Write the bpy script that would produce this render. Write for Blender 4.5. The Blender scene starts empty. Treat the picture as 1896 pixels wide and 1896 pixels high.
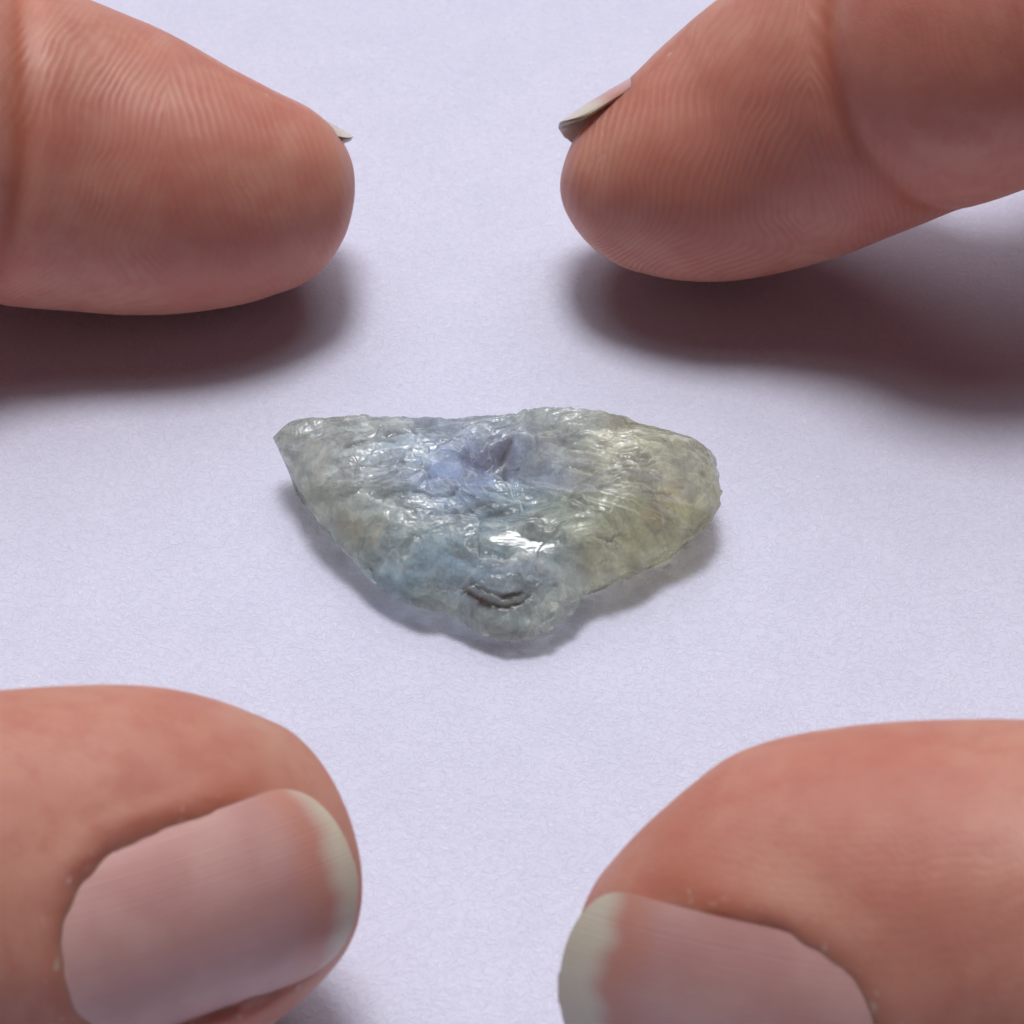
import bpy, bmesh, math
import numpy as np
from mathutils import Vector, Matrix

# ------------------------------------------------------------------ camera, world, lamps, exposure
MM = 0.001
ELEV = math.radians(45.0)
DIST = 170.0                       # mm, lens to the stone
FPX = 5950.0                       # focal length in pixels of a 1896 px wide picture
CF = np.array([0, math.cos(ELEV), -math.sin(ELEV)])      # view direction
CU = np.array([0, math.sin(ELEV), math.cos(ELEV)])       # picture up
CR = np.array([1.0, 0, 0])                               # picture right
CP = -DIST * CF                                          # lens position in mm

sc = bpy.context.scene
COL = sc.collection
cam_d = bpy.data.cameras.new("camera")
cam = bpy.data.objects.new("camera", cam_d)
COL.objects.link(cam)
cam_d.sensor_width = 36.0
cam_d.lens = 36.0 * FPX / 1896.0
cam_d.clip_start = 0.005
cam_d.clip_end = 50.0
cam.location = Vector(CP * MM)
cam.rotation_euler = (math.pi / 2 - ELEV, 0, 0)
cam_d.dof.use_dof = True
cam_d.dof.focus_distance = (DIST - 2.0) * MM
cam_d.dof.aperture_fstop = cam_d.lens / 1.0              # opening in mm
sc.camera = cam

w = bpy.data.worlds.new("World"); sc.world = w
w.use_nodes = True
bg = w.node_tree.nodes["Background"]
bg.inputs[0].default_value = (1.0, 0.90, 0.90, 1)
bg.inputs[1].default_value = 0.016

def area_lamp(name, loc_mm, size, power, color):
    d = bpy.data.lights.new(name, 'AREA')
    d.shape = 'DISK'; d.size = size; d.energy = power; d.color = color
    o = bpy.data.objects.new(name, d); COL.objects.link(o)
    o.location = Vector(loc_mm) * MM
    o.rotation_euler = (-Vector(loc_mm)).to_track_quat('-Z', 'Y').to_euler()
    return o
area_lamp("ceiling_light", (-20, 200, 880), 0.26, 4.7, (1.0, 0.985, 0.985))
area_lamp("window_light", (0, 420, 900), 1.10, 5.2, (1.0, 0.985, 0.985))

sc.view_settings.view_transform = 'Standard'
sc.view_settings.look = 'None'
sc.view_settings.exposure = 0.0
sc.view_settings.gamma = 1.0
sc.render.engine = 'CYCLES'
sc.cycles.max_bounces = 14
sc.cycles.transmission_bounces = 12
sc.cycles.use_denoising = True
sc.cycles.adaptive_threshold = 0.02

# ------------------------------------------------------------------ helpers
def unit(v):
    v = np.asarray(v, float); return v / np.linalg.norm(v)
def at(px, py, z):                  # the point of height z (mm) seen at a pixel of the photograph
    d = CF + (px - 948) / FPX * CR - (py - 948) / FPX * CU
    return CP + d * (z - CP[2]) / d[2]
def at_depth(px, py, dep):
    return CP + (CF + (px - 948) / FPX * CR - (py - 948) / FPX * CU) * dep
def depth(p): return float(np.dot(np.asarray(p) - CP, CF))

def _hash(ix, iy, iz, seed):
    n = (ix * 374761393 + iy * 668265263 + iz * 2147483647 + seed * 1274126177) & 0xFFFFFFFF
    n = ((n ^ (n >> 13)) * 1274126177) & 0xFFFFFFFF
    n = ((n ^ (n >> 16)) * 2246822519) & 0xFFFFFFFF
    return ((n ^ (n >> 15)) & 0xFFFFFF) / float(0xFFFFFF)
def noise2(x, y, seed=0):           # smooth value noise, -1..1
    xi = np.floor(x).astype(np.int64); yi = np.floor(y).astype(np.int64)
    u = x - xi; v = y - yi
    u = u * u * u * (u * (u * 6 - 15) + 10); v = v * v * v * (v * (v * 6 - 15) + 10)
    a = _hash(xi, yi, 0 * xi, seed); b = _hash(xi + 1, yi, 0 * xi, seed)
    c = _hash(xi, yi + 1, 0 * xi, seed); d = _hash(xi + 1, yi + 1, 0 * xi, seed)
    return ((a * (1 - u) + b * u) * (1 - v) + (c * (1 - u) + d * u) * v) * 2 - 1
def fbm(x, y, seed=0, octs=4, gain=.5):
    s = 0; a = 1
    for k in range(octs):
        s = s + a * noise2(x * 2 ** k + 17.3 * k, y * 2 ** k - 9.1 * k, seed + k); a *= gain
    return s
def facets(x, y, seed, sharp=8.0):  # chipped surface: every cell is a tilted facet
    xi = np.floor(x).astype(np.int64); yi = np.floor(y).astype(np.int64)
    D, H = [], []
    for dx in (-1, 0, 1):
        for dy in (-1, 0, 1):
            cx = xi + dx; cy = yi + dy
            jx = cx + _hash(cx, cy, 0 * cx + 1, seed); jy = cy + _hash(cx, cy, 0 * cx + 2, seed)
            tx = _hash(cx, cy, 0 * cx + 3, seed) * 2 - 1; ty = _hash(cx, cy, 0 * cx + 4, seed) * 2 - 1
            h = _hash(cx, cy, 0 * cx + 5, seed) * 2 - 1
            D.append((x - jx) ** 2 + (y - jy) ** 2); H.append(h * .5 + tx * (x - jx) + ty * (y - jy))
    D = np.array(D); W = np.exp(-sharp * (D - D.min(0)))
    return (W * np.array(H)).sum(0) / W.sum(0)
def sstep(a, b, x):
    t = np.clip((x - a) / (b - a), 0, 1); return t * t * (3 - 2 * t)
def gauss(x, s): return np.exp(-(x / s) ** 2)

def link_mesh(name, verts_mm, faces, mat, parent=None, smooth=True):
    me = bpy.data.meshes.new(name)
    v = np.asarray(verts_mm, np.float32) * MM
    me.from_pydata(v.tolist(), [], faces if isinstance(faces, list) else faces.tolist())
    if smooth: me.shade_smooth()
    o = bpy.data.objects.new(name, me); COL.objects.link(o)
    if mat: me.materials.append(mat)
    if parent: o.parent = parent
    return o
def float_attr(o, name, arr):
    a = o.data.attributes.new(name, 'FLOAT', 'POINT'); a.data.foreach_set('value', np.asarray(arr, np.float32))

# ------------------------------------------------------------------ material kit
def new_mat(name):
    m = bpy.data.materials.new(name); m.use_nodes = True
    nt = m.node_tree; nt.nodes.clear()
    return m, nt
class N:
    def __init__(s, nt): s.nt = nt
    def __call__(s, t, ins=None, **kw):
        n = s.nt.nodes.new(t)
        for k, v in kw.items(): setattr(n, k, v)
        for k, v in (ins or {}).items():
            i = n.inputs[k]
            if hasattr(v, 'links') or isinstance(v, bpy.types.NodeSocket): s.nt.links.new(v, i)
            else: i.default_value = v
        return n
    def math(s, op, a, b=0.0, c=0.0):
        n = s.nt.nodes.new('ShaderNodeMath'); n.operation = op
        for i, v in enumerate((a, b, c)):
            if isinstance(v, bpy.types.NodeSocket): s.nt.links.new(v, n.inputs[i])
            else: n.inputs[i].default_value = v
        return n.outputs[0]
    def mix(s, f, a, b, blend='MIX'):
        n = s.nt.nodes.new('ShaderNodeMix'); n.data_type = 'RGBA'; n.blend_type = blend
        for i, v in ((0, f), (6, a), (7, b)):
            if isinstance(v, bpy.types.NodeSocket): s.nt.links.new(v, n.inputs[i])
            else: n.inputs[i].default_value = v if i == 0 else (*v, 1)
        return n.outputs[2]
    def aniso(s, vec, rot, scale):      # turn first, then stretch
        a = s('ShaderNodeMapping', {'Vector': vec, 'Rotation': (0, 0, rot)}).outputs[0]
        return s('ShaderNodeMapping', {'Vector': a, 'Scale': scale}).outputs[0]
    def ramp(s, f, lo, hi):
        n = s.nt.nodes.new('ShaderNodeMapRange'); n.interpolation_type = 'SMOOTHSTEP'
        s.nt.links.new(f, n.inputs[0]); n.inputs[1].default_value = lo; n.inputs[2].default_value = hi
        return n.outputs[0]

def paper_material():
    m, nt = new_mat("paper"); k = N(nt)
    co = k('ShaderNodeTexCoord').outputs['Object']
    wn = k('ShaderNodeTexNoise', {'Vector': co, 'Scale': 1500.0, 'Detail': 2.0})
    off = k('ShaderNodeVectorMath', {0: wn.outputs['Color'], 1: (.5, .5, .5)}, operation='SUBTRACT').outputs[0]
    off = k('ShaderNodeVectorMath', {0: off, 'Scale': .0006}, operation='SCALE').outputs[0]
    cw = k('ShaderNodeVectorMath', {0: co, 1: off}, operation='ADD').outputs[0]
    fibres = None
    for rot, sx, sy in ((.3, 1500.0, 7000.0), (1.35, 1400.0, 6600.0), (2.4, 1600.0, 6800.0)):       # short crossing fibres
        mp = k.aniso(cw, rot, (sx, sy, 1.0))
        f = k.ramp(k('ShaderNodeTexNoise', {'Vector': mp, 'Scale': 1.0, 'Detail': 2.0}, noise_dimensions='2D').outputs[0], .55, .75)
        fibres = f if fibres is None else k.math('MAXIMUM', fibres, f)
    fine = k('ShaderNodeTexNoise', {'Vector': co, 'Scale': 3200.0, 'Detail': 4.0, 'Roughness': .6}).outputs[0]
    mot = k('ShaderNodeTexNoise', {'Vector': co, 'Scale': 220.0, 'Detail': 4.0, 'Roughness': .6}).outputs[0]
    h = k.math('ADD', k.math('MULTIPLY', fine, .7), k.math('MULTIPLY', fibres, .8))
    col = k.mix(k.ramp(mot, .3, .7), (.690, .705, .885), (.725, .738, .920))
    col = k.mix(k.math('MULTIPLY', fibres, .55), col, (.79, .80, .96))
    col = k.mix(k.math('MULTIPLY', k.ramp(fine, .42, .62), .35), col, (.66, .67, .845))
    bmp = k('ShaderNodeBump', {'Height': h, 'Strength': .55, 'Distance': .00007}).outputs[0]
    p = k('ShaderNodeBsdfPrincipled', {'Base Color': col, 'Roughness': .8, 'Normal': bmp, 'Specular IOR Level': .2})
    k('ShaderNodeOutputMaterial', {'Surface': p.outputs[0]})
    return m

def skin_material():
    m, nt = new_mat("skin"); k = N(nt)
    co = k('ShaderNodeTexCoord').outputs['Object']
    ph = k('ShaderNodeAttribute', attribute_name='ridge_phase').outputs['Fac']
    am = k('ShaderNodeAttribute', attribute_name='ridge_amount').outputs['Fac']
    red = k('ShaderNodeAttribute', attribute_name='flush_shade').outputs['Fac']
    pal = k('ShaderNodeAttribute', attribute_name='pale').outputs['Fac']
    wob = k('ShaderNodeTexNoise', {'Vector': co, 'Scale': 330.0, 'Detail': 2.0}).outputs[0]
    rid = k.math('SINE', k.math('MULTIPLY', k.math('ADD', ph, k.math('MULTIPLY', wob, 1.5)), 6.2832))
    rid = k.math('MULTIPLY', rid, am)
    vor = k('ShaderNodeTexVoronoi', {'Vector': co, 'Scale': 1500.0}, feature='DISTANCE_TO_EDGE').outputs[0]
    fine = k('ShaderNodeTexNoise', {'Vector': co, 'Scale': 2500.0, 'Detail': 3.0}).outputs[0]
    n1 = k('ShaderNodeTexNoise', {'Vector': co, 'Scale': 130.0, 'Detail': 3.0, 'Roughness': .6}).outputs[0]
    n2 = k('ShaderNodeTexNoise', {'Vector': co, 'Scale': 650.0, 'Detail': 3.0, 'Roughness': .6}).outputs[0]
    c = k.mix(k.ramp(n1, .38, .62), (.56, .235, .182), (.605, .297, .228))
    c = k.mix(k.math('MULTIPLY', k.ramp(n2, .40, .70), .45), c, (.52, .185, .145))
    c = k.mix(red, c, (.50, .145, .085))  # redness by the nails, and shade painted into the index crease
    c = k.mix(pal, c, (.66, .47, .34))
    c = k.mix(k.math('MULTIPLY', k.ramp(k.math('MULTIPLY', rid, -1.0), .0, 1.0), .24), c, (.42, .17, .12))
    dry = k('ShaderNodeAttribute', attribute_name='dry').outputs['Fac']
    fl = k('ShaderNodeTexNoise', {'Vector': co, 'Scale': 1400.0, 'Detail': 2.0}).outputs[0]
    c = k.mix(k.math('MULTIPLY', k.math('MULTIPLY', k.ramp(fl, .60, .72), dry), .55), c, (.74, .62, .54))
    h = k.math('ADD', k.math('MULTIPLY', rid, .5), k.math('ADD', k.math('MULTIPLY', fine, .40), k.math('MULTIPLY', k.math('MULTIPLY', k.math('MINIMUM', vor, .1), 2.6), k.math('SUBTRACT', 1.0, k.math('MINIMUM', k.math('MULTIPLY', am, 2.0), .85)))))
    bmp = k('ShaderNodeBump', {'Height': h, 'Strength': .55, 'Distance': .00005}).outputs[0]
    p = k('ShaderNodeBsdfPrincipled', {'Base Color': c, 'Roughness': .50, 'Normal': bmp, 'Specular IOR Level': .45,
          'Subsurface Weight': .85, 'Subsurface Radius': (1.0, .34, .17), 'Subsurface Scale': .0026})
    k('ShaderNodeOutputMaterial', {'Surface': p.outputs[0]})
    return m

def nail_material():
    m, nt = new_mat("fingernail"); k = N(nt)
    co = k('ShaderNodeTexCoord').outputs['Object']
    fr = k('ShaderNodeAttribute', attribute_name='free').outputs['Fac']       # 0 over the bed, 1 on the free edge
    acr = k('ShaderNodeAttribute', attribute_name='across').outputs['Fac']    # mm across the plate
    n1 = k('ShaderNodeTexNoise', {'Vector': co, 'Scale': 260.0, 'Detail': 3.0}).outputs[0]
    ln = k('ShaderNodeTexNoise', {'W': k.math('MULTIPLY', acr, 2.2), 'Detail': 3.0}, noise_dimensions='1D').outputs[0]
    bed = k.mix(k.ramp(n1, .3, .7), (.58, .30, .285), (.66, .385, .36))
    rim = k.math('MULTIPLY', k.ramp(fr, .28, .62), k.math('SUBTRACT', 1.0, k.ramp(fr, .62, .80)))
    bed = k.mix(k.math('MULTIPLY', rim, .65), bed, (.62, .27, .20))
    c = k.mix(k.ramp(fr, .62, .86), bed, (.72, .65, .53))
    bmp = k('ShaderNodeBump', {'Height': ln, 'Strength': .45, 'Distance': .00006}).outputs[0]
    p = k('ShaderNodeBsdfPrincipled', {'Base Color': c, 'Roughness': .24, 'Normal': bmp, 'Specular IOR Level': .5,
          'Coat Weight': .35, 'Coat Roughness': .16})
    k('ShaderNodeOutputMaterial', {'Surface': p.outputs[0]})
    return m

M_PAPER = paper_material(); M_SKIN = skin_material(); M_NAIL = nail_material()

# ------------------------------------------------------------------ the paper
def build_paper():
    n = 2
    o = link_mesh("paper", [(-600, -500, 0), (600, -500, 0), (600, 600, 0), (-600, 600, 0)], [(0, 1, 2, 3)], M_PAPER, smooth=False)
    o["kind"] = "structure"; o["label"] = "plain white paper sheet under the stone and fingertips"
    return o
build_paper()

# ------------------------------------------------------------------ hands: a distance field, meshed and refined where the camera is near
class Finger:
    """stations: (px,py,z, up_px,dn_px, front_mm,back_mm) near the tip first, or world ('w',x,y,z,r)"""
    def __init__(s, stations, tip_px):
        C = []; R = []
        for st in stations:
            if st[0] == 'w':
                C.append(np.array(st[1:4], float)); r = st[4]; R.append([r, r, r, r])
            else:
                p = at(st[0], st[1], st[2]); q = depth(p) / FPX
                C.append(p); R.append([st[3] * q, st[4] * q, st[5], st[6]])
        C = np.array(C); R = np.array(R)
        s.tip = tip_px * depth(C[0]) / FPX
        L = np.concatenate([[0], np.cumsum(np.linalg.norm(np.diff(C, axis=0), axis=1))])
        t = np.arange(0, L[-1], .5); A = np.column_stack([C, R])
        D = np.column_stack([np.interp(t, L, A[:, k]) for k in range(7)])
        n = 24; ker = np.exp(-(np.arange(-n, n + 1) * .5 / 3.2) ** 2); ker /= ker.sum()
        head = 2 * D[0] - D[n:0:-1]
        E = np.vstack([head, D, 2 * D[-1] - D[-2:-n - 2:-1]])
        D = np.column_stack([np.convolve(E[:, k], ker, 'valid') for k in range(7)])
        D = D[np.unique(np.concatenate([np.arange(0, 16, 2), np.arange(16, 90, 3), np.arange(90, len(D), 6), [len(D) - 1]]))]
        s.P = D[:, :3]; s.R = D[:, 3:]
        T = np.gradient(s.P, axis=0); T /= np.linalg.norm(T, axis=1)[:, None]; s.T = -T      # towards the tip
        E1 = CU[None] - (s.T @ CU)[:, None] * s.T; E1 /= np.linalg.norm(E1, axis=1)[:, None]
        E2 = np.cross(s.T, E1); E2 *= np.sign(E2 @ -CF)[:, None]                              # towards the lens
        s.E1, s.E2 = E1, E2
        s.S = np.concatenate([[0], np.cumsum(np.linalg.norm(np.diff(s.P, axis=0), axis=1))])
    def local(s, X):
        best = np.full(len(X), 1e9); bi = np.zeros(len(X), int); bt = np.zeros(len(X))
        for i in range(len(s.P) - 1):
            d = s.P[i + 1] - s.P[i]; q = X - s.P[i]
            t = np.clip(q @ d / (d @ d), 0, 1)
            q = q - t[:, None] * d
            d2 = np.einsum('ij,ij->i', q, q)
            m = d2 < best; best[m] = d2[m]; bi[m] = i; bt[m] = t[m]
        ss = s.S[bi] * (1 - bt) + s.S[bi + 1] * bt
        # slide along the axis until the offset is square to the smoothly turning tangent
        for it in range(4):
            bi = np.clip(np.searchsorted(s.S, ss, side='right') - 1, 0, len(s.S) - 2)
            bt = (ss - s.S[bi]) / (s.S[bi + 1] - s.S[bi]); t1 = bt[:, None]
            q = X - (s.P[bi] * (1 - t1) + s.P[bi + 1] * t1)
            tt = s.T[bi] * (1 - t1) + s.T[bi + 1] * t1
            ct = np.einsum('ij,ij->i', q, tt)
            if it < 3: ss = np.clip(ss - .6 * np.clip(ct, -2, 2), 0, s.S[-1])
        j = bi + 1
        def L(A): return A[bi] * (1 - t1) + A[j] * t1
        R = L(s.R); e1 = L(s.E1); e2 = L(s.E2)
        c1 = np.einsum('ij,ij->i', q, e1); c2 = np.einsum('ij,ij->i', q, e2)
        ql = np.sqrt(np.where(ss <= 1e-6, ct * ct, 0) + c1 * c1 + c2 * c2)
        return c1, c2, ct, ss, R, ql
    def field(s, X, full=False):
        c1, c2, ct, ss, R, ql = s.local(X)
        a = np.where(ss <= 1e-6, ct, 0)
        k = np.clip((s.R[2] - s.R[0]) / (s.S[2] - s.S[0]), 0, .8)             # the cap goes on tapering as the finger does
        R = np.maximum(R - np.maximum(a, 0)[:, None] * k[None], .3 * R)
        r1 = np.where(c1 > 0, R[:, 0], R[:, 1]); r2 = np.where(c2 > 0, R[:, 2], R[:, 3])
        rho = np.sqrt((c1 / r1) ** 2 + (c2 / r2) ** 2 + (a / np.where(a > 0, s.tip, 8.0)) ** 2) + 1e-6
        f = ql * (1 - 1 / rho)
        if full: return f, c1, c2, ss - np.maximum(a, 0)
        return f

class Nail:
    """a curved plate. tip: middle of the free edge; ax: towards the tip; nrm: outward"""
    def __init__(s, tip, ax, nrm, length, half, rw, rs, free, corner=1.0, lift=0.0):
        s.ax = unit(ax); n = np.asarray(nrm, float); s.n = unit(n - (n @ s.ax) * s.ax); s.l = np.cross(s.n, s.ax)
        s.tip = np.asarray(tip, float); s.L = length; s.h = half; s.rw = rw; s.rs = rs; s.free = free; s.lift = lift
    def surf(s, u, v):               # u: mm back from the free edge, v: mm across
        a = v / s.rw
        x = u - s.L * .35
        hgt = -(1 - np.cos(a)) * s.rw - (x * x - (s.L * .35) ** 2) / (2 * s.rs)
        lat = np.sin(a) * s.rw
        return s.tip[None] - u[:, None] * s.ax + lat[:, None] * s.l + hgt[:, None] * s.n
    def half_at(s, u):               # outline: half width at u
        t = np.clip(u / s.L, 0, 1)
        w = np.where(t < .22, np.sqrt(np.clip(1 - np.abs((.22 - t) / .22) ** 2.6, 0, 1)) , 1.0)
        w = np.where(t > .62, np.sqrt(np.clip(1 - np.abs((t - .62) / .38) ** 2.4, 0, 1)), w)
        return s.h * w * (1 - .06 * t)
    def coords(s, X):
        q = X - s.tip; u = -(q @ s.ax); lat = q @ s.l; z = q @ s.n
        v = np.arcsin(np.clip(lat / s.rw, -.97, .97)) * s.rw
        x = u - s.L * .35
        hgt = z + (1 - np.cos(v / s.rw)) * s.rw + (x * x - (s.L * .35) ** 2) / (2 * s.rs)
        # signed distance (roughly) to the outline, negative inside
        hw = s.half_at(np.clip(u, 0.0, s.L))
        d_side = np.abs(v) - s.h * (1 - .06 * np.clip(u / s.L, 0, 1))
        c = s.L * .38; pu = np.maximum(u - (s.L - c), 0)              # rounded cuticle end
        hh = s.h * (1 - .06 * np.clip(u / s.L, 0, 1)); d_back = (np.sqrt((pu / c) ** 2 + (v / hh) ** 2) - 1) * hh
        d = np.where(pu > 0, d_back, d_side)
        return u, v, hgt, d
    def build(s, parent, label=None):
        nu, nv = 90, 60
        def patch(t0, t1, n, name, par, lift):
            V = []; A = []; B = []
            ts = np.linspace(t0, t1, n)
            for t in ts:
                u = t * s.L
                w = float(s.half_at(np.array([max(u, .02)]))[0])
                vv = np.linspace(-1, 1, nv) * w
                # the free edge bows forward in the middle
                V.append(s.surf(np.full(nv, u), vv)); 
                fl = s.free * (1 + .25 * (np.abs(vv) / s.h) ** 2 + .10 * np.sin(vv * 1.7) + .05 * np.sin(vv * 4.3 + 1))
                A.append(np.clip(1.0 - (u - fl) / 3.2 * .55 - .28, 0, 1)); B.append(vv + 10)
            V = np.array(V).reshape(-1, 3); n_ = len(ts)
            th = .42 if s.h > 4.5 else .24
            nrm = s.n[None] + 0 * V
            a = ((V - s.tip) @ s.l) / s.rw
            nrm = unit_rows(np.cos(np.arcsin(np.clip(a, -1, 1)))[:, None] * s.n + a[:, None] * s.l)
            lf = np.repeat(np.where(lift > 0, lift * np.clip((t1 - ts) * s.L / .35, 0, 1) - .02 * (ts > t1 - .12 / s.L), 0.0), nv)[:, None]   # sinks into the plate at its inner end
            W = V - nrm * (th + lf)
            Vall = np.vstack([V + nrm * lf, W])
            F = []; o2 = n_ * nv
            for i in range(n_ - 1):
                for j in range(nv - 1):
                    q = i * nv + j
                    F.append((q, q + 1, q + nv + 1, q + nv)); F.append((o2 + q, o2 + q + nv, o2 + q + nv + 1, o2 + q + 1))
            ring = [j for j in range(nv)] + [i * nv + nv - 1 for i in range(1, n_)] + [(n_ - 1) * nv + j for j in range(nv - 2, -1, -1)] + [i * nv for i in range(n_ - 2, 0, -1)]
            for q in range(len(ring)):
                a_, b_ = ring[q], ring[(q + 1) % len(ring)]
                F.append((b_, a_, o2 + a_, o2 + b_))
            o = link_mesh(name, Vall, F, M_NAIL, par)
            float_attr(o, 'free', np.tile(np.array(A).reshape(-1), 2)); float_attr(o, 'across', np.tile(np.array(B).reshape(-1), 2))
            bm = bmesh.new(); bm.from_mesh(o.data); bmesh.ops.recalc_face_normals(bm, faces=bm.faces); bm.to_mesh(o.data); bm.free()
            uu = -((V - s.tip) @ s.ax); top = unit_rows(nrm - ((uu - s.L * .35) / s.rs)[:, None] * s.ax)
            o.data.normals_split_custom_set_from_vertices(np.vstack([top, -top]).tolist())
            return o
        tf = (s.free + .1) / s.L
        plate = patch(.006, 1.0, 90, "fingernail", parent, 0.0)
        edge = patch(-.004, tf, 26, "free_edge", plate, .016)   # the pale end, wrapped a hair proud of the plate
        return plate
def unit_rows(A): return A / np.linalg.norm(A, axis=1)[:, None]

def smin(a, b, k):
    h = np.clip(.5 + .5 * (b - a) / k, 0, 1)
    return b * (1 - h) + a * h - k * h * (1 - h)
def smax(a, b, k): return -smin(-a, -b, k)

def chain(X, pts):
    f = np.full(len(X), 1e9)
    for (x0, y0, z0, r0), (x1, y1, z1, r1) in zip(pts[:-1], pts[1:]):
        a = np.array([x0, y0, z0]); d = np.array([x1, y1, z1]) - a; q = X - a
        t = np.clip(q @ d / (d @ d), 0, 1)
        f = np.minimum(f, np.linalg.norm(q - t[:, None] * d, axis=1) - (r0 + (r1 - r0) * t))
    return f

def surface_nets(F, org, h):
    s = F < 0
    nx, ny, nz = F.shape
    corner = [(0,0,0),(1,0,0),(0,1,0),(1,1,0),(0,0,1),(1,0,1),(0,1,1),(1,1,1)]
    edges = [(0,1),(2,3),(4,5),(6,7),(0,2),(1,3),(4,6),(5,7),(0,4),(1,5),(2,6),(3,7)]
    cs = [s[c[0]:nx-1+c[0], c[1]:ny-1+c[1], c[2]:nz-1+c[2]] for c in corner]
    tot = sum(c.astype(np.int8) for c in cs)
    I = np.argwhere((tot > 0) & (tot < 8))
    idx = -np.ones((nx-1, ny-1, nz-1), np.int64); idx[I[:,0], I[:,1], I[:,2]] = np.arange(len(I))
    cv = np.stack([F[I[:,0]+c[0], I[:,1]+c[1], I[:,2]+c[2]] for c in corner], 1)
    acc = np.zeros((len(I), 3)); cnt = np.zeros(len(I))
    for a, b in edges:
        m = (cv[:, a] < 0) != (cv[:, b] < 0)
        t = cv[m, a] / (cv[m, a] - cv[m, b])
        pa = np.array(corner[a], float); pb = np.array(corner[b], float)
        acc[m] += pa + t[:, None] * (pb - pa); cnt[m] += 1
    V = org + (I + acc / cnt[:, None]) * h
    Q = []
    for ax in range(3):
        lo = [slice(None)] * 3; hi = [slice(None)] * 3
        lo[ax] = slice(0, -1); hi[ax] = slice(1, None)
        a = s[tuple(lo)]; b = s[tuple(hi)]
        E = np.argwhere(a != b)
        o1, o2 = (ax + 1) % 3, (ax + 2) % 3
        E = E[(E[:, o1] > 0) & (E[:, o2] > 0) & (E[:, o1] < F.shape[o1]-1) & (E[:, o2] < F.shape[o2]-1)]
        inside = a[E[:,0], E[:,1], E[:,2]]
        def g(d1, d2):
            c = E.copy(); c[:, o1] -= d1; c[:, o2] -= d2
            return idx[c[:,0], c[:,1], c[:,2]]
        q = np.stack([g(1,1), g(0,1), g(0,0), g(1,0)], 1)
        q[~inside] = q[~inside][:, ::-1]
        Q.append(q)
    return V, np.vstack(Q)

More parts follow.
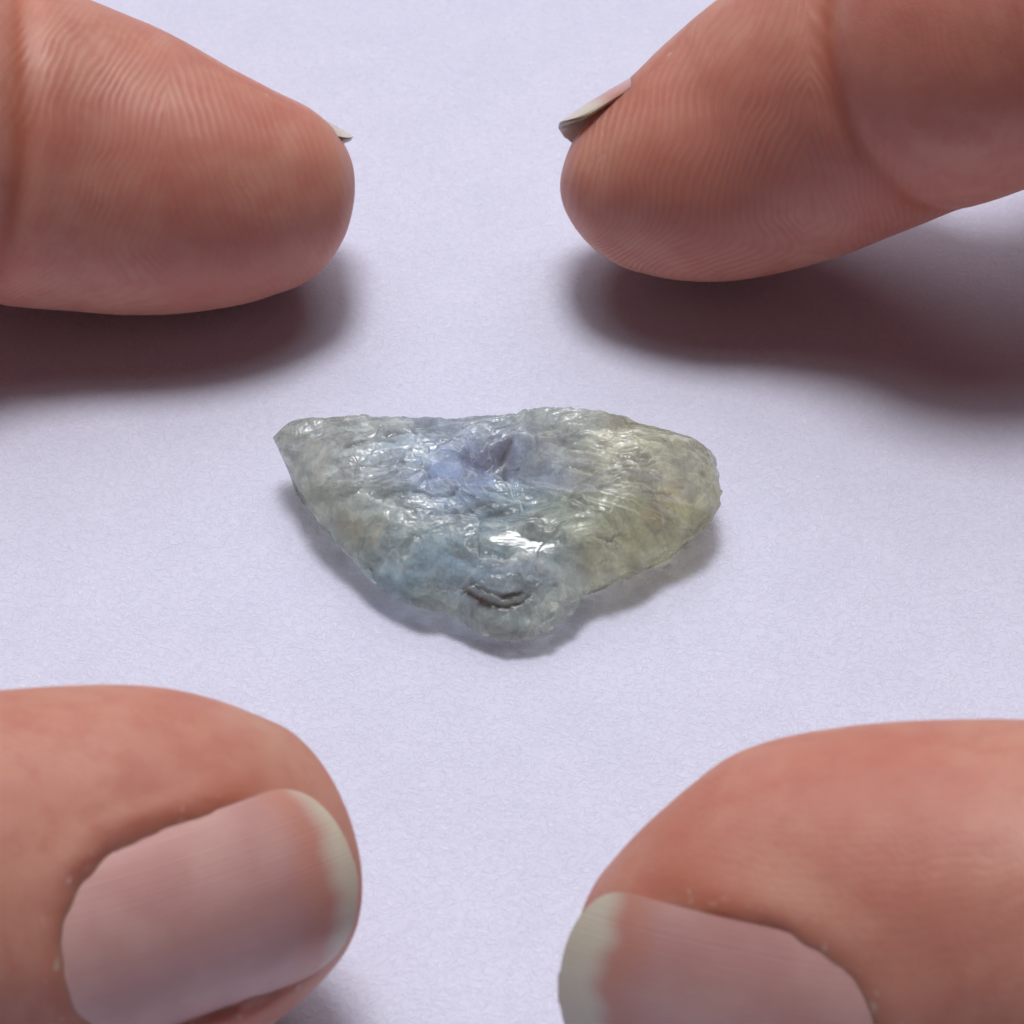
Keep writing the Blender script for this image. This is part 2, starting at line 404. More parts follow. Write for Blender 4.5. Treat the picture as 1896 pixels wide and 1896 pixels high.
def build_hand(index, thumb, rest, nails, details, name, label, flip):
    """rest: list of chains of (x,y,z,r) for palm, curled fingers and wrist"""
    def base(X):
        f = smin(index.field(X), thumb.field(X), 1.0)
        for c in rest: f = smin(f, chain(X, c), 7.0)
        return f
    sgn = -1 if flip else 1
    h = 2.0
    xs = np.arange(-257, 8, h); ys = np.arange(-66, 92, h); zs = np.arange(-4, 86, h)
    if flip: xs = -xs[::-1]
    G = np.stack(np.meshgrid(xs, ys, zs, indexing='ij'), -1).reshape(-1, 3)
    F = np.empty(len(G))
    for a in range(0, len(G), 200000): F[a:a+200000] = base(G[a:a+200000])
    F = F.reshape(len(xs), len(ys), len(zs))
    V, Q = surface_nets(F, np.array([xs[0], ys[0], zs[0]]), h)
    me = bpy.data.meshes.new(name); me.from_pydata(V.tolist(), [], Q.tolist())
    bm = bmesh.new(); bm.from_mesh(me)
    bmesh.ops.recalc_face_normals(bm, faces=bm.faces)
    near = -46 if not flip else 46
    def seen(f):
        c = f.calc_center_median()
        return (c.x > near) if not flip else (c.x < near)
    es = {e for f in bm.faces if seen(f) for e in f.edges}
    bmesh.ops.subdivide_edges(bm, edges=list(es), cuts=8, use_grid_fill=True)
    bm.normal_update(); bm.to_mesh(me); bm.free()
    n = len(me.vertices)
    X = np.empty(n * 3); me.vertices.foreach_get('co', X); X = X.reshape(-1, 3)
    vis = (X[:, 0] * sgn > -46 - 2.5)
    idx = np.where(vis)[0]
    # 1) settle on the smooth base form
    def grad(fn, X, e=.05):
        g = np.zeros_like(X)
        k = np.array([[1,-1,-1],[-1,-1,1],[-1,1,-1],[1,1,1]], float)
        for q in k: g += q[None] * fn(X + q * e)[:, None]
        return g / (4 * e)
    Y = X[idx]
    tips = lambda Z: smin(index.field(Z), thumb.field(Z), 1.0) if True else None
    for it in range(2):
        f = base(Y); g = grad(tips, Y); g2 = np.maximum((g * g).sum(1), .2)
        Y = Y - np.clip(f / g2, -.8, .8)[:, None] * g
    # relax the settled skin so that no facets of the axis show
    ev = np.empty(len(me.edges) * 2, np.int64); me.edges.foreach_get('vertices', ev); ev = ev.reshape(-1, 2)
    loc = -np.ones(n, np.int64); loc[idx] = np.arange(len(idx)); ev = loc[ev]; ev = ev[(ev >= 0).all(1)]
    deg = np.maximum(np.bincount(ev.ravel(), minlength=len(idx)), 1)
    for it in range(24):
        for lam in (.5, -.51):
            S = np.stack([np.bincount(ev[:, 0], Y[ev[:, 1], a], len(idx)) + np.bincount(ev[:, 1], Y[ev[:, 0], a], len(idx)) for a in range(3)], 1) / deg[:, None]
            Y = Y + lam * (S - Y)
    base0 = tips(Y)                    # the relaxed skin is the new zero
    nr = unit_rows(grad(tips, Y))
    for it in range(6):
        S = np.stack([np.bincount(ev[:, 0], nr[ev[:, 1], a], len(idx)) + np.bincount(ev[:, 1], nr[ev[:, 0], a], len(idx)) for a in range(3)], 1) / deg[:, None]
        nr = unit_rows(.4 * nr + .6 * S)
    # 2) folds, creases and nail beds
    for it in range(4):
        f = details(Y, tips(Y) - base0, nails)[0]
        Y = Y - np.clip(f, -.7, .7)[:, None] * nr
    X[idx] = Y
    X[:, 2] = np.maximum(X[:, 2], .03)
    at_ = details(X, tips(X), nails)[1]
    X *= MM
    me.vertices.foreach_set('co', X.ravel()); me.update()
    me.shade_smooth(); me.materials.append(M_SKIN)
    o = bpy.data.objects.new(name, me); COL.objects.link(o)
    for kname, arr in at_.items(): float_attr(o, kname, arr)
    o["label"] = label; o["category"] = "hand"; o["group"] = "hands framing the stone"
    for nl in nails: nl.build(o)
    return o

def make_details(index, thumb, cores, crease, pinch, print_gain):
    def details(X, f, nails):
        fi, c1, c2, si = index.field(X, True)
        ft, d1, d2, st = thumb.field(X, True)
        on_i = fi < ft
        flush_shade = np.zeros(len(X)); pale = np.zeros(len(X)); dry = np.zeros(len(X))
        # the end-joint crease of the index and the pillow of skin behind it
        s0, amp, wid = crease
        sl = s0 + .12 * c1 + .2 * np.sin(c1 * .3)
        front = sstep(-4, 2, c2) 
        cr = gauss(si - sl, wid) * front; crf = gauss(si - sl, .55 * wid) * front
        f = f + np.where(on_i, amp * cr - .55 * amp * gauss(si - sl - 3.2 * wid, 2.4 * wid) * front, 0)
        flush_shade += np.where(on_i, .75 * crf, 0)  # crease shading painted as darker, redder skin
        # broad unevenness of the flesh
        w1 = fbm(X[:, 0] * .13 + 5, X[:, 1] * .13 + X[:, 2] * .11, 3, 3)
        f = f - .10 * w1
        ph = np.zeros(len(X)); am = np.zeros(len(X))
        for (core, sx), on, cc in zip(cores, (on_i, ~on_i), (c2, d2)):
            q = X - core
            d = np.sqrt((q @ CR * sx) ** 2 + (q @ CU) ** 2 + (q @ CF * .8) ** 2)
            k0 = sstep(-3.5, -.5, q @ CU - 5.5)                          # whorl low on the pad, cross ridges above it
            p = (d * (1 - k0) + (np.abs(q @ CR) * .92 + .30 * np.abs(q @ CU)) * k0) / .40
            p = p + 1.3 * fbm(X[:, 0] * .22, X[:, 2] * .22 + X[:, 1] * .1, 8, 2)
            ph = np.where(on, p, ph)
        am = np.where(on_i, sstep(-7, -1, c2) * (1 - sstep(6.5, 8.5, c1)) * (1 - .8 * sstep(crease[0] - 1, crease[0] + 3, si)), .16)
        am = am * print_gain * (.55 + .45 * np.clip(.5 + fbm(X[:, 0] * .35, X[:, 2] * .35, 21, 2), 0, 1))
        for nl in nails:
            u, v, hg, d = nl.coords(X)
            d = np.where(u < 0, np.maximum(d, -u), d)
            lap = (.22 + .20 * fbm(u * .55 + 3, v * .55 + nl.L, 17, 3)) * sstep(nl.free + .5, nl.free + 4, u) if nl.h > 4.5 else 0.0
            near = gauss(np.minimum(hg, 0), 2.6)
            ramp_tip = sstep(nl.free - 1.0, nl.free + 6.0, u)          # folds fade out towards the free edge
            f = f - (pinch if nl.h > 4.5 else .35 * pinch) * gauss(d - 1.1, 1.25) * ramp_tip * near
            bury = 0.0
            if nl.h < 4.5:                                             # the index plates show on their far side only
                side = np.sign(nl.l @ -CF)
                bury = 4.0 * sstep(-2.0, .3, v * side) * (sstep(-.8, .6, u) if nl.ax[0] > 0 else sstep(nl.free - 1.3, nl.free + .2, u))
            f = smax(f, hg + .10 - bury - .9 * np.maximum(d + .05 + lap, 0), .5)  # the flesh stays under the plate
            flush_shade += .5 * gauss(d - .25, .6) * ramp_tip * near
            flush_shade += .30 * gauss(d - 1.0, 1.6) * sstep(0, 4, u) * (1 - sstep(nl.L * .4, nl.L * .7, u)) * near
            dry += gauss(d - .55, .45) * near * sstep(0, 2, u)
            pale += .35 * gauss(d - 2, 2.2) * gauss(u, 2.5) * near
        return f, {'ridge_phase': ph, 'ridge_amount': am, 'dry': np.clip(dry, 0, 1), 'flush_shade': np.clip(flush_shade, 0, .9), 'pale': np.clip(pale, 0, .6)}
    return details

def mirror(ch): return [[(-x, y, z, r) for (x, y, z, r) in c] for c in ch]
REST = [
    [(-86, 12, 46, 11), (-125, 0, 44, 14), (-150, 2, 40, 17)],
    [(-90, 30, 42, 11), (-125, 15, 42, 14), (-150, 8, 38, 17)],
    [(-98, 46, 35, 10.5), (-130, 28, 36, 13), (-152, 14, 36, 16)],
    [(-108, 58, 27, 9.5), (-135, 38, 29, 12), (-154, 18, 34, 15)],
    [(-90, 30, 42, 10), (-60, 42, 32, 8.6), (-66, 40, 11, 7.8), (-84, 36, 8.5, 7)],
    [(-98, 46, 35, 9.5), (-70, 60, 24, 8.2), (-76, 56, 9, 7.4), (-93, 50, 8, 6.8)],
    [(-108, 58, 27, 8.6), (-84, 72, 17, 7.2), (-88, 66, 8, 6.6), (-101, 60, 7, 6)],
    [(-68, -42, 22, 10.5), (-105, -26, 34, 15), (-140, -4, 38, 18)],
    [(-84, -4, 36, 7), (-98, -22, 36, 9)],
    [(-148, 6, 38, 21), (-185, 2, 40, 22), (-222, -4, 42, 24)],
    [(-148, 0, 38, 19), (-185, -8, 40, 22), (-222, -14, 42, 24)],
]

# left hand
LI = Finger([(516, 345, 6.2, 166, 196, 6.3, 6.6), (440, 349, 7.2, 208, 226, 7.0, 7.2), (350, 341, 7.9, 246, 250, 7.6, 7.8),
             (150, 297, 8.8, 288, 286, 8.0, 8.2), (0, 262, 10.4, 312, 300, 8.4, 8.4), (-160, 225, 12.6, 300, 290, 8.2, 8.2),
             ('w', -50, 29, 20, 9.2), ('w', -66, 24, 32, 9.4), ('w', -86, 12, 46, 11)], 124)
LT = Finger([(508, 1600, 6.9, 272, 225, 5.6, 6.6), (430, 1626, 8.0, 352, 292, 6.6, 7.6), (300, 1652, 9.2, 394, 335, 7.4, 8.4),
             (150, 1672, 10.0, 402, 350, 8.0, 8.8), (0, 1688, 10.8, 408, 360, 8.6, 9.0), (-220, 1690, 12.5, 400, 360, 9.0, 9.0),
             ('w', -52, -41, 15, 10.2), ('w', -68, -42, 22, 11.2), ('w', -105, -26, 34, 15)], 70)
# right hand
RI = Finger([(1150, 348, 6.0, 146, 158, 5.5, 5.9), (1232, 330, 7.1, 206, 206, 6.6, 6.8), (1312, 305, 8.0, 235, 235, 7.3, 7.4),
             (1390, 270, 8.5, 254, 254, 7.8, 7.8), (1530, 192, 11.4, 276, 274, 8.2, 8.2), (1680, 115, 14.6, 288, 286, 8.4, 8.4),
             (1850, 62, 18.4, 290, 292, 8.6, 8.6), ('w', 47, 29, 27, 9.2), ('w', 66, 24, 37, 9.4), ('w', 86, 12, 46, 11)], 108)
RT = Finger([(1232, 1778, 6.9, 236, 245, 5.6, 6.6), (1270, 1796, 8.0, 345, 300, 6.6, 7.6), (1400, 1798, 9.2, 412, 345, 7.4, 8.4),
             (1550, 1768, 10.0, 420, 355, 8.0, 8.8), (1700, 1744, 10.8, 412, 365, 8.6, 9.0), (1900, 1734, 12.0, 408, 365, 9.0, 9.0),
             ('w', 52, -43, 15, 10.2), ('w', 68, -42, 22, 11.2), ('w', 105, -26, 34, 15)], 70)

def elev_dir(deg, az=0.0):          # outward direction, deg above the horizon, facing the lens side
    a = math.radians(deg); b = math.radians(az)
    return np.array([math.sin(b) * math.cos(a), -math.cos(b) * math.cos(a), math.sin(a)])
def pic_dir(dx, dy, into): return unit(dx * CR - dy * CU + into * CF)

dLT = depth(LT.P[0]); dRT = depth(RT.P[0]); dLI = depth(LI.P[0]); dRI = depth(RI.P[0])
NL = dict(
    LT=(659.5, 1622, -6.82, -.280, .692, 33.2, 12.6, 14.0, 4.9, 6.0, 42, 1.25),
    RT=(1035, 1830, -6.0, 3.32, .501, 24.0, -14.3, 14.0, 4.9, 8.27, 42, 2.05))
NI = dict(
    LI=(641, 256.5, .9, .41, .377, .06, 11.1, 4.2, 5.69, 30, 1.5),
    RI=(1038, 240.0, -.4, 2.63, .10, .19, 11.0, 4.2, 5.3, 30, 2.4))
def thumb_nail(q, d): return Nail(at_depth(q[0], q[1], d + q[2]), pic_dir(math.cos(q[3]), math.sin(q[3]), q[4]), elev_dir(q[5], q[6]), *q[7:])
def index_nail(q, d): return Nail(at_depth(q[0], q[1], d + q[2]), pic_dir(math.cos(q[3]), math.sin(q[3]), q[4]), CU * math.cos(q[5]) + CF * math.sin(q[5]), *q[6:])
N_LT = thumb_nail(NL['LT'], dLT); N_RT = thumb_nail(NL['RT'], dRT)
N_LI = index_nail(NI['LI'], dLI); N_RI = index_nail(NI['RI'], dRI)
def s_at(f, px, py):                # arc length of the finger's axis nearest to a pixel
    q = f.P - CP; d = q @ CF
    return float(f.S[np.argmin((948 + FPX * (q @ CR) / d - px) ** 2 + (948 - FPX * (q @ CU) / d - py) ** 2)])

def core(f, px, py): 
    return at_depth(px, py, depth(f.P[0]) - 3)
build_hand(LI, LT, REST, [N_LI, N_LT],
           make_details(LI, LT, [(core(LI, 330, 640), .55), (core(LT, 300, 1200), .6)], (s_at(LI, -45, 255), .5, 1.1), .12, .55), "hand",
           "left hand, index pad and thumb nail reaching in from the left edge", False)
build_hand(RI, RT, mirror(REST), [N_RI, N_RT],
           make_details(RI, RT, [(core(RI, 1470, 580), .62), (core(RT, 1700, 1200), .6)], (s_at(RI, 1672, 118), .42, 1.6), .12, 1.15), "hand",
           "right hand, bent index finger and thumb reaching in from the right edge", True)

# ------------------------------------------------------------------ the rough gemstone
RIM = [(507,812,3.2),(513,800,3.2),(526,792,3.3),(560,784,3.6),(640,777,3.9),(720,777,4.0),(790,781,4.1),(850,777,4.2),(900,775,4.4),(935,774,4.6),
 (980,766,4.9),(1020,759,5.1),(1060,764,5.1),(1120,774,4.9),(1180,786,4.6),(1240,806,4.2),(1290,824,3.8),(1310,834,3.6),(1325,850,3.23),
 (1333,890,2.98),(1334,930,2.72),(1320,960,2.55),(1300,985,2.38),(1265,1005,2.29),(1235,1020,2.21),(1205,1045,2.04),(1180,1065,1.95),(1150,1075,1.87),
 (1110,1085,1.87),(1085,1100,1.78),(1070,1125,1.61),(1045,1150,1.44),(1010,1175,1.27),(975,1187,1.10),(930,1188,1.02),(890,1175,1.10),(850,1150,1.27),
 (820,1135,1.36),(770,1125,1.53),(720,1100,1.61),(680,1070,1.70),(650,1035,1.87),(615,1000,2.21),(590,965,2.46),(560,920,2.72),(535,870,2.89),(515,830,3.5)]
HILLS = [(620,840,4.6),(700,860,4.7),(640,930,4.2),(760,800,5.2),(800,870,5.0),(700,1000,3.6),(860,820,5.2),(900,870,4.2),(950,905,3.8),
 (1010,930,3.8),(1000,860,4.8),(1060,800,6.2),(1150,830,6.2),(1240,860,5.6),(1100,900,5.4),(1200,930,4.9),(1130,980,4.4),(900,965,4.5),
 (980,985,5.0),(1040,1010,4.4),(940,1040,4.1),(860,1060,3.6),(780,1060,3.2),(940,1110,2.9),(1020,1090,3.0),(1130,1040,3.4)]
def tps(P, z, X):
    def U(r2): return .5 * r2 * np.log(r2 + 1e-9)
    n = len(P); K = U(((P[:, None] - P[None]) ** 2).sum(-1)) + np.eye(n) * .05
    A = np.zeros((n + 3, n + 3)); A[:n, :n] = K; A[:n, n] = 1; A[:n, n+1:] = P; A[n, :n] = 1; A[n+1:, :n] = P.T
    c = np.linalg.solve(A, np.concatenate([z, np.zeros(3)]))
    out = np.empty(len(X))
    for a in range(0, len(X), 20000):
        Y = X[a:a+20000]
        out[a:a+20000] = U(((Y[:, None] - P[None]) ** 2).sum(-1)) @ c[:n] + c[n] + Y @ c[n+1:]
    return out
def pxof(X):
    q = X - CP; d = q @ CF
    return 948 + FPX * (q @ CR) / d, 948 - FPX * (q @ CU) / d
# fracture walls standing proud of the surface (pale) and cracks cut into it (their shade painted dark), as seen on the stone: points, half width mm, height mm
WALLS = [([(962,815),(925,835),(906,852),(914,895),(936,912),(950,935),(966,960)],.07,.16), ([(848,876),(882,906),(915,902),(936,880)],.08,.16),
 ([(882,906),(900,935),(960,950),(1010,948)],.10,.14), ([(965,822),(1010,825),(1060,832),(1110,845)],.08,.10), ([(1000,868),(1050,880),(1092,905),(1150,918)],.07,.12),
 ([(1040,850),(1100,866),(1170,884),(1230,905)],.07,.10), ([(1080,900),(1140,908),(1200,925)],.06,.10), ([(700,955),(740,962),(770,982)],.12,.12),
 ([(690,860),(740,852),(800,840)],.07,.10), ([(640,800),(690,812),(760,806)],.08,.10), ([(1060,815),(1120,822),(1180,845)],.06,.10),
 ([(860,1030),(900,1050),(950,1060),(985,1085)],.08,.10), ([(840,1110),(865,1085),(890,1062)],.08,.12), ([(740,880),(800,905),(830,900)],.06,.10)]
CRACKS = [([(848,968),(890,960),(950,966),(1000,974)],.16,.30), ([(690,1055),(700,1075)],.12,.25), ([(720,825),(755,815),(770,820)],.14,.2), ([(1105,1010),(1125,1018),(1150,1015)],.10,.2),
 ([(770,925),(800,940),(850,930)],.12,.2), ([(940,835),(930,870),(935,905)],.16,.2), ([(1050,845),(1085,852)],.08,.15), ([(1060,885),(1095,895)],.10,.18), ([(1190,935),(1240,930)],.08,.15), ([(640,850),(700,836),(730,838)],.10,.15)]
_rng = np.random.default_rng(7)
for _i in range(20):                # fine growth streaks fanning to the right
    _x, _y, _l = _rng.uniform(955, 1150), _rng.uniform(815, 930), _rng.uniform(70, 170)
    _s = .12 + .0016 * (_y - 815)
    WALLS.append(([(_x, _y), (_x + .5 * _l, _y + .5 * _l * _s + 3), (_x + _l, _y + _l * _s * 1.25)], _rng.uniform(.035, .06), _rng.uniform(.06, .12)))
def line_dist(x, y, pts):
    P = np.array(pts, float); best = np.full(x.shape, 1e9)
    for p, q in zip(P[:-1], P[1:]):
        d = q - p; t = np.clip(((x - p[0]) * d[0] + (y - p[1]) * d[1]) / (d @ d), 0, 1)
        best = np.minimum(best, np.hypot(x - p[0] - t * d[0], y - p[1] - t * d[1]))
    return best
def gem_material():
    m, nt = new_mat("gem"); k = N(nt)
    co = k('ShaderNodeTexCoord').outputs['Object']
    zone = k('ShaderNodeAttribute', attribute_name='zone').outputs['Color']
    dark = k('ShaderNodeAttribute', attribute_name='inclusion_shade').outputs['Fac']
    clear = k('ShaderNodeAttribute', attribute_name='clear').outputs['Fac']
    gloss = k('ShaderNodeAttribute', attribute_name='gloss').outputs['Fac']
    wn = k('ShaderNodeTexNoise', {'Vector': co, 'Scale': 420.0, 'Detail': 1.0, 'Roughness': .5})
    off = k('ShaderNodeVectorMath', {0: wn.outputs['Color'], 1: (.5, .5, .5)}, operation='SUBTRACT').outputs[0]
    off = k('ShaderNodeVectorMath', {0: off, 'Scale': .0024}, operation='SCALE').outputs[0]
    cw = k('ShaderNodeVectorMath', {0: co, 1: off}, operation='ADD').outputs[0]
    def cells(rot, scale):
        mp = k.aniso(cw, rot, scale)
        v = k('ShaderNodeTexVoronoi', {'Vector': mp, 'Scale': 1.0}, feature='F1')
        rnd = k('ShaderNodeSeparateColor', {0: v.outputs['Color']}).outputs[0]
        e = k('ShaderNodeTexVoronoi', {'Vector': mp, 'Scale': 1.0}, feature='DISTANCE_TO_EDGE').outputs[0]
        return rnd, v.outputs['Distance'], e
    ra, da, ea = cells(.2, (420.0, 800.0, 800.0))
    rb, db, eb = cells(.3, (1000.0, 2300.0, 2000.0))
    mp = k.aniso(cw, .22, (240.0, 1300.0, 700.0))
    st = k('ShaderNodeTexNoise', {'Vector': mp, 'Scale': 1.0, 'Detail': 6.0, 'Roughness': .62}).outputs[0]
    n1 = k('ShaderNodeTexNoise', {'Vector': co, 'Scale': 330.0, 'Detail': 4.0, 'Roughness': .6}).outputs[0]
    n2 = k('ShaderNodeTexNoise', {'Vector': cw, 'Scale': 1300.0, 'Detail': 5.0, 'Roughness': .65}).outputs[0]
    rim = k.math('SUBTRACT', 1.0, k.ramp(eb, .0, .07))
    rim = k.math('MULTIPLY', rim, k.ramp(n1, .45, .62))                                   # pale hairline fractures
    fil = k.math('MULTIPLY', k.ramp(st, .56, .70), k.ramp(n1, .36, .60))                  # milky streaks
    lo = k.math('MULTIPLY', k.math('SUBTRACT', 1.0, k.ramp(st, .28, .46)), .36)           # smoky streaks
    c = k.mix(k.math('MULTIPLY', k.ramp(ra, .2, .9), .36), zone, (.17, .18, .155))
    c = k.mix(k.math('MULTIPLY', k.ramp(rb, .3, 1.0), .26), c, (.10, .105, .09))
    c = k.mix(lo, c, (.10, .105, .10))
    c = k.mix(k.math('MULTIPLY', fil, .45), c, (.82, .84, .82))
    c = k.mix(k.math('MULTIPLY', rim, .30), c, (.86, .88, .86))
    c = k.mix(dark, c, (.07, .06, .05))  # dark crescent inclusion, and painted shade along the cracks
    wl = k('ShaderNodeAttribute', attribute_name='wall').outputs['Fac']
    c = k.mix(k.math('MULTIPLY', wl, .6), c, (.84, .87, .86))
    rc_, dc_, ec_ = cells(.35, (2600.0, 3900.0, 3600.0))
    flake = k.math('MULTIPLY', k.ramp(rc_, .93, .98), k.ramp(n1, .46, .62))                # small bright flakes and dark pits
    pit = k.math('MULTIPLY', k.math('SUBTRACT', 1.0, k.ramp(rc_, .05, .13)), k.ramp(n1, .42, .60))
    c = k.mix(k.math('MULTIPLY', flake, .40), c, (.92, .94, .92))
    c = k.mix(k.math('MULTIPLY', pit, .25), c, (.09, .09, .08))
    milk = k.math('MAXIMUM', k.math('MAXIMUM', fil, wl), k.math('MAXIMUM', flake, pit))
    tr = k.math('SUBTRACT', .80, k.math('MULTIPLY', k.ramp(n2, .35, .65), .30))
    tr = k.math('ADD', tr, k.math('MULTIPLY', clear, .25))
    tr = k.math('MULTIPLY', tr, k.math('SUBTRACT', 1.0, k.math('MULTIPLY', milk, .6)))
    tr = k.math('MULTIPLY', tr, k.math('SUBTRACT', 1.0, dark))
    h = k.math('ADD', k.math('MULTIPLY', st, .75), k.math('ADD', k.math('MULTIPLY', n2, .7), k.math('ADD', k.math('MULTIPLY', da, .14), k.math('MULTIPLY', db, .10))))
    bmp = k('ShaderNodeBump', {'Height': h, 'Strength': k.math('SUBTRACT', .40, k.math('MULTIPLY', gloss, .28)), 'Distance': .00016}).outputs[0]
    ro = k.math('ADD', .10, k.math('MULTIPLY', n2, .24))
    ro = k.math('SUBTRACT', ro, k.math('MULTIPLY', gloss, .26))
    ro = k.math('MAXIMUM', ro, .035)
    p = k('ShaderNodeBsdfPrincipled', {'Base Color': c, 'Roughness': ro, 'Normal': bmp, 'IOR': 1.58,
          'Coat Weight': .55, 'Coat Roughness': .07, 'Coat IOR': 1.6,
          'Subsurface Weight': .75, 'Subsurface Radius': (1.0, 1.0, 1.0), 'Subsurface Scale': .0024})
    cg = k.mix(.45, c, (.97, .985, .97))
    q = k('ShaderNodeBsdfPrincipled', {'Base Color': cg, 'Roughness': ro, 'Normal': bmp, 'IOR': 1.58, 'Transmission Weight': 1.0})
    mx = k('ShaderNodeMixShader', {0: k.math('MULTIPLY', tr, .42), 1: p.outputs[0], 2: q.outputs[0]})
    th = k('ShaderNodeBsdfTransparent', {0: k.mix(.42, c, (1.0, 1.0, 1.0))})              # light that passes straight through
    mx = k('ShaderNodeMixShader', {0: k.math('MULTIPLY', tr, .84), 1: mx.outputs[0], 2: th.outputs[0]})
    k('ShaderNodeOutputMaterial', {'Surface': mx.outputs[0]})
    return m
def build_gem():
    rim = np.array([at(*r) for r in RIM]); cen = at(925, 965, 3.6)
    n = len(rim); NT, NR, NB = 720, 210, 40
    L = np.concatenate([[0], np.cumsum(np.linalg.norm(np.diff(np.vstack([rim, rim[:1]]), axis=0), axis=1))])
    tt = np.linspace(0, L[-1], NT, endpoint=False)
    i = np.clip(np.searchsorted(L, tt, side='right') - 1, 0, n - 1); t = ((tt - L[i]) / (L[i + 1] - L[i]))[:, None]
    a, b, c, d = rim[(i - 1) % n], rim[i], rim[(i + 1) % n], rim[(i + 2) % n]
    rc = .5 * (2 * b + (c - a) * t + (2 * a - 5 * b + 4 * c - d) * t * t + (3 * b - a - 3 * c + d) * t ** 3)
    off = rc - cen; ang = tt / L[-1] * 90
    jit = .07 * noise2(ang * 1.3, 0 * ang, 4) + .05 * noise2(ang * 3.1, 0 * ang, 5)
    rl = np.linalg.norm(off[:, :2], axis=1)
    rc[:, :2] += off[:, :2] / rl[:, None] * jit[:, None]; rc[:, 2] += .5 * jit
    # top: rings from the rim to the middle
    rho = 1 - np.linspace(0, 1, NR) ** 1.15; rho[-1] = 0.004
    XY = cen[None, None, :2] + rho[:, None, None] * (rc[None, :, :2] - cen[None, None, :2])
    ctr = np.array([at(*r) for r in HILLS]); ctr[:, 2] -= .7
    Pc = np.vstack([rim[::1, :2], ctr[:, :2]]); zc = np.concatenate([rim[:, 2], ctr[:, 2]])
    flat = XY.reshape(-1, 2)
    H = tps(Pc, zc, flat).reshape(NR, NT)
    x, y = flat[:, 0].reshape(NR, NT), flat[:, 1].reshape(NR, NT)
    px, py = pxof(np.stack([x, y, H], -1).reshape(-1, 3)); px = px.reshape(NR, NT); py = py.reshape(NR, NT)
    px_t, py_t = px, py
    e = sstep(0, .12, 1 - rho)[:, None]
    wx = x + .5 * fbm(x * .5, y * .5, 31, 2); wy = y + .5 * fbm(x * .5 + 9, y * .5, 33, 2)
    ca, sa = math.cos(-.22), math.sin(-.22)
    ux = wx * ca - wy * sa; uy = wx * sa + wy * ca
    right = sstep(940, 1040, px) * (1 - sstep(985, 1050, py))
    front = sstep(985, 1040, py)
    rough = facets(ux / 3.0, uy / 1.9, 11, 110) * .34 + facets(ux / 1.35 + 3, uy / .85, 12, 90) * .10 * (1 - .4 * right) + facets(wx / .6, wy / .5, 13, 60) * .026
    streak = fbm(ux / 3.6, uy / .36, 41, 3, .5) * (.012 + .085 * right)
    ledge = np.abs(fbm(ux / 2.4 + 4, uy / 1.1, 51, 2)) * .11
    smooth = gauss(px - 1015, 95) * gauss(py - 920, 55)                       # the clean scoop in the middle
    smooth = np.clip(1.3 * smooth, 0, .92)
    dist = (1 - rho)[:, None] * rl[None]                                     # mm in from the rim
    Z = H + .75 * (1 - np.exp(-dist / .55)) + e * (1 - smooth) * (rough * (1 + .5 * front) + streak - ledge * (1 - .5 * right) + .1) + e * (.03 + .05 * front) * fbm(x * 2.2, y * 2.2, 61, 4)
    # the bright crest of the front lobe leans towards the lens
    c0 = at(968, 1000, 4.6); crest = np.clip(2.2 * gauss(x - c0[0], 1.9) * gauss(y - c0[1] + .12 * (x - c0[0]) + .3 * fbm(x * .9, y * .9, 92, 2), .42), 0, 1)
    Z = Z * (1 - .95 * crest) + .95 * crest * (c0[2] - .1 + .30 * (y - c0[1]) + .024 * fbm(x / 1.3, y / .34, 91, 3))
    # crescent-shaped crack on the front lobe
    k0 = at(928, 1066, 2.9); qx, qy = x - k0[0] + .05 * fbm(x * 1.3, y * 1.3, 95, 2), y - k0[1] + .05 * fbm(x * 1.3 + 5, y * 1.3, 96, 2)
    rr = np.hypot(qx * .82, qy); th = np.degrees(np.arctan2(qy, qx)) % 360
    cres = gauss(rr - 1.62, .36 - .16 * sstep(270, 330, th)) * sstep(188, 222, th) * (1 - sstep(300, 335, th))
    lines = .5 + .5 * np.sin(rr * 15 + 1.5 * fbm(x * .9, y * .9, 97, 2))
    Z = Z - cres * (.05 + .09 * lines)
    wall = np.zeros_like(Z); crk = np.zeros_like(Z)
    jx = px_t + 5 * fbm(x * 1.1, y * 1.1, 101, 3); jy = py_t + 4 * fbm(x * 1.1 + 8, y * 1.1, 102, 3)
    for pts, wd, hh in WALLS:
        q = gauss(line_dist(jx, jy, pts) / 34, wd) * (.65 + .35 * noise2(x * 2.1, y * 2.1, 103)); Z = Z + .5 * hh * q; wall = np.maximum(wall, q)
    for pts, wd, hh in CRACKS:
        q = gauss(line_dist(jx, jy, pts) / 34, wd); Z = Z - hh * q; crk = np.maximum(crk, q)
    Z[0] = rc[:, 2]
    # keep it a solid: never below its underside
    Vt = np.stack([x, y, Z], -1)
    # underside
    be = np.linspace(0, 1, NB + 1)[1:]
    back = sstep(-.3, .5, off[:, 1] / rl)                                      # towards the far side the flank is steep
    Vb = []
    for q in be:
        sc_ = 1 - (1 - q) * 0 - (.26 - .18 * back) * sstep(0, .55, q) - (.74 - .0 * back) * max(0, q - .55) / .45 * (1 - (.26 - .18 * back) / .74 * 0)
        sc_ = np.maximum(sc_, .004)
        dz = (1 - sstep(0, .6, q)) if q < .6 else 0
        zz = rc[:, 2] * dz ** 1.0
        P_ = cen[:2] + (rc[:, :2] - cen[:2]) * sc_[:, None]
        zz = zz + (.05 * fbm(P_[:, 0] * .5, P_[:, 1] * .5, 71, 2) + .12) * sstep(0, .3, q)
        Vb.append(np.column_stack([P_, np.maximum(zz, .02)]))
    Vb = np.array(Vb)
    Vb[:, :, 2] = np.minimum(Vb[:, :, 2], rc[None, :, 2])
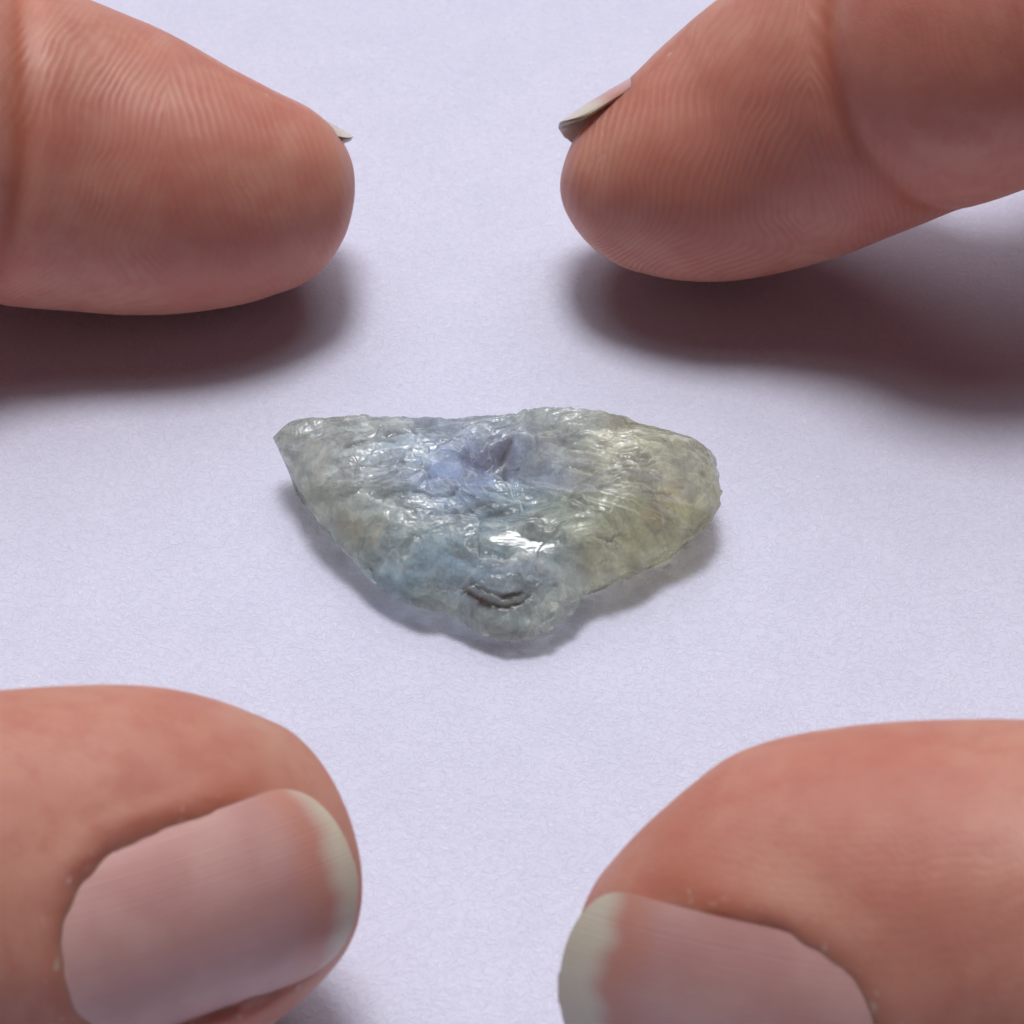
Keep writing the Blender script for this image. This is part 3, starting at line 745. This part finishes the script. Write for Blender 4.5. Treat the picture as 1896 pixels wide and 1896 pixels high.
    V = np.vstack([Vt.reshape(-1, 3), Vb.reshape(-1, 3)])
    F = []
    def band(o1, o2, flip):
        j = np.arange(NT); j2 = (j + 1) % NT
        q = np.stack([o1 + j, o1 + j2, o2 + j2, o2 + j], 1)
        return q[:, ::-1] if flip else q
    F = [band(r * NT, (r + 1) * NT, False) for r in range(NR - 1)]
    base = NR * NT
    F.append(band(0, base, True)); F += [band(base + r * NT, base + (r + 1) * NT, True) for r in range(NB - 1)]
    F = np.vstack(F).tolist()
    F.append(list(range((NR - 1) * NT, NR * NT))); F.append(list(range(base + (NB - 1) * NT, base + NB * NT))[::-1])
    mat = gem_material()
    o = link_mesh("rough_gemstone", V, F, mat)
    bm = bmesh.new(); bm.from_mesh(o.data); bmesh.ops.recalc_face_normals(bm, faces=bm.faces); bm.to_mesh(o.data); bm.free(); o.data.shade_smooth()
    # body colour of the crystal: grey-green, blue heart, teal front, olive end
    px, py = pxof(V)
    wob = fbm(V[:, 0] * .45, V[:, 1] * .45, 81, 3)
    px2 = px + 45 * wob; py2 = py + 30 * fbm(V[:, 0] * .5 + 7, V[:, 1] * .5, 83, 3)
    c = np.tile(np.array([.70, .75, .68]), (len(V), 1))
    def lay(mask, col):
        nonlocal c
        c = c * (1 - mask[:, None]) + np.array(col) * mask[:, None]
    lay(sstep(1000, 1200, px2) * .9, (.76, .75, .52))
    lay(np.clip(1.2 * gauss(px2 - 850, 120) * gauss(py2 - 865, 85), 0, 1), (.50, .62, .88))
    lay(np.clip(1.3 * gauss(px2 - 885, 42) * gauss(py2 - 862, 26), 0, .9), (.22, .21, .30))
    lay(np.clip(1.7 * gauss(px2 - 785, 48) * gauss(py2 - 848, 38), 0, .95), (.74, .90, 1.0))
    lay(np.clip(1.7 * gauss(px2 - 925, 42) * gauss(py2 - 932, 26), 0, .95), (.64, .80, .90))
    lay(np.clip(1.2 * gauss(px2 - 830, 150) * gauss(py2 - 1060, 60), 0, .9), (.56, .74, .82))
    lay(np.clip(1.1 * gauss(px2 - 950, 80) * gauss(py2 - 1090, 50), 0, .8), (.60, .66, .72))
    for sx, sy, r in ((605, 880, 22), (1235, 905, 22), (1215, 965, 26), (690, 970, 26), (1100, 1040, 26), (560, 840, 20), (1130, 800, 30)):
        lay(.28 * gauss(px2 - sx, r) * gauss(py2 - sy, r), (.62, .38, .12))
    c = c * np.array([1.02, 1.04, 1.03]) * (1 + .22 * np.clip(fbm(V[:, 0] * .9, V[:, 1] * 1.4, 85, 3), -1, 1))[:, None]
    ca_ = o.data.attributes.new('zone', 'FLOAT_COLOR', 'POINT')
    ca_.data.foreach_set('color', np.column_stack([c, np.ones(len(c))]).astype(np.float32).ravel())
    inc = np.zeros(len(V)); inc[:NR * NT] = np.maximum(np.clip(cres * 1.6, 0, 1) * (.40 + .58 * lines), .55 * crk).ravel()  # the crescent's own dark, plus shade painted into the cracks
    float_attr(o, 'inclusion_shade', np.clip(inc, 0, .95))
    cl = np.zeros(len(V)); cl[:NR * NT] = smooth.ravel(); float_attr(o, 'clear', cl)
    wl = np.zeros(len(V)); wl[:NR * NT] = np.clip(wall, 0, 1).ravel(); float_attr(o, 'wall', wl)
    gl = np.zeros(len(V)); gl[:NR * NT] = np.clip(crest * (.75 + .5 * noise2(x * 2.2, y * 4.0, 93)) + gauss(px_t - 1218, 14) * gauss(py_t - 820, 10) + gauss(px_t - 1310, 14) * gauss(py_t - 915, 34) + .8 * gauss(px_t - 775, 16) * gauss(py_t - 1030, 8) + smooth * .6, 0, 1).ravel(); float_attr(o, 'gloss', gl)
    o["label"] = "rough translucent grey-green and blue gemstone lying on the white paper"; o["category"] = "gemstone"
    return o
build_gem()
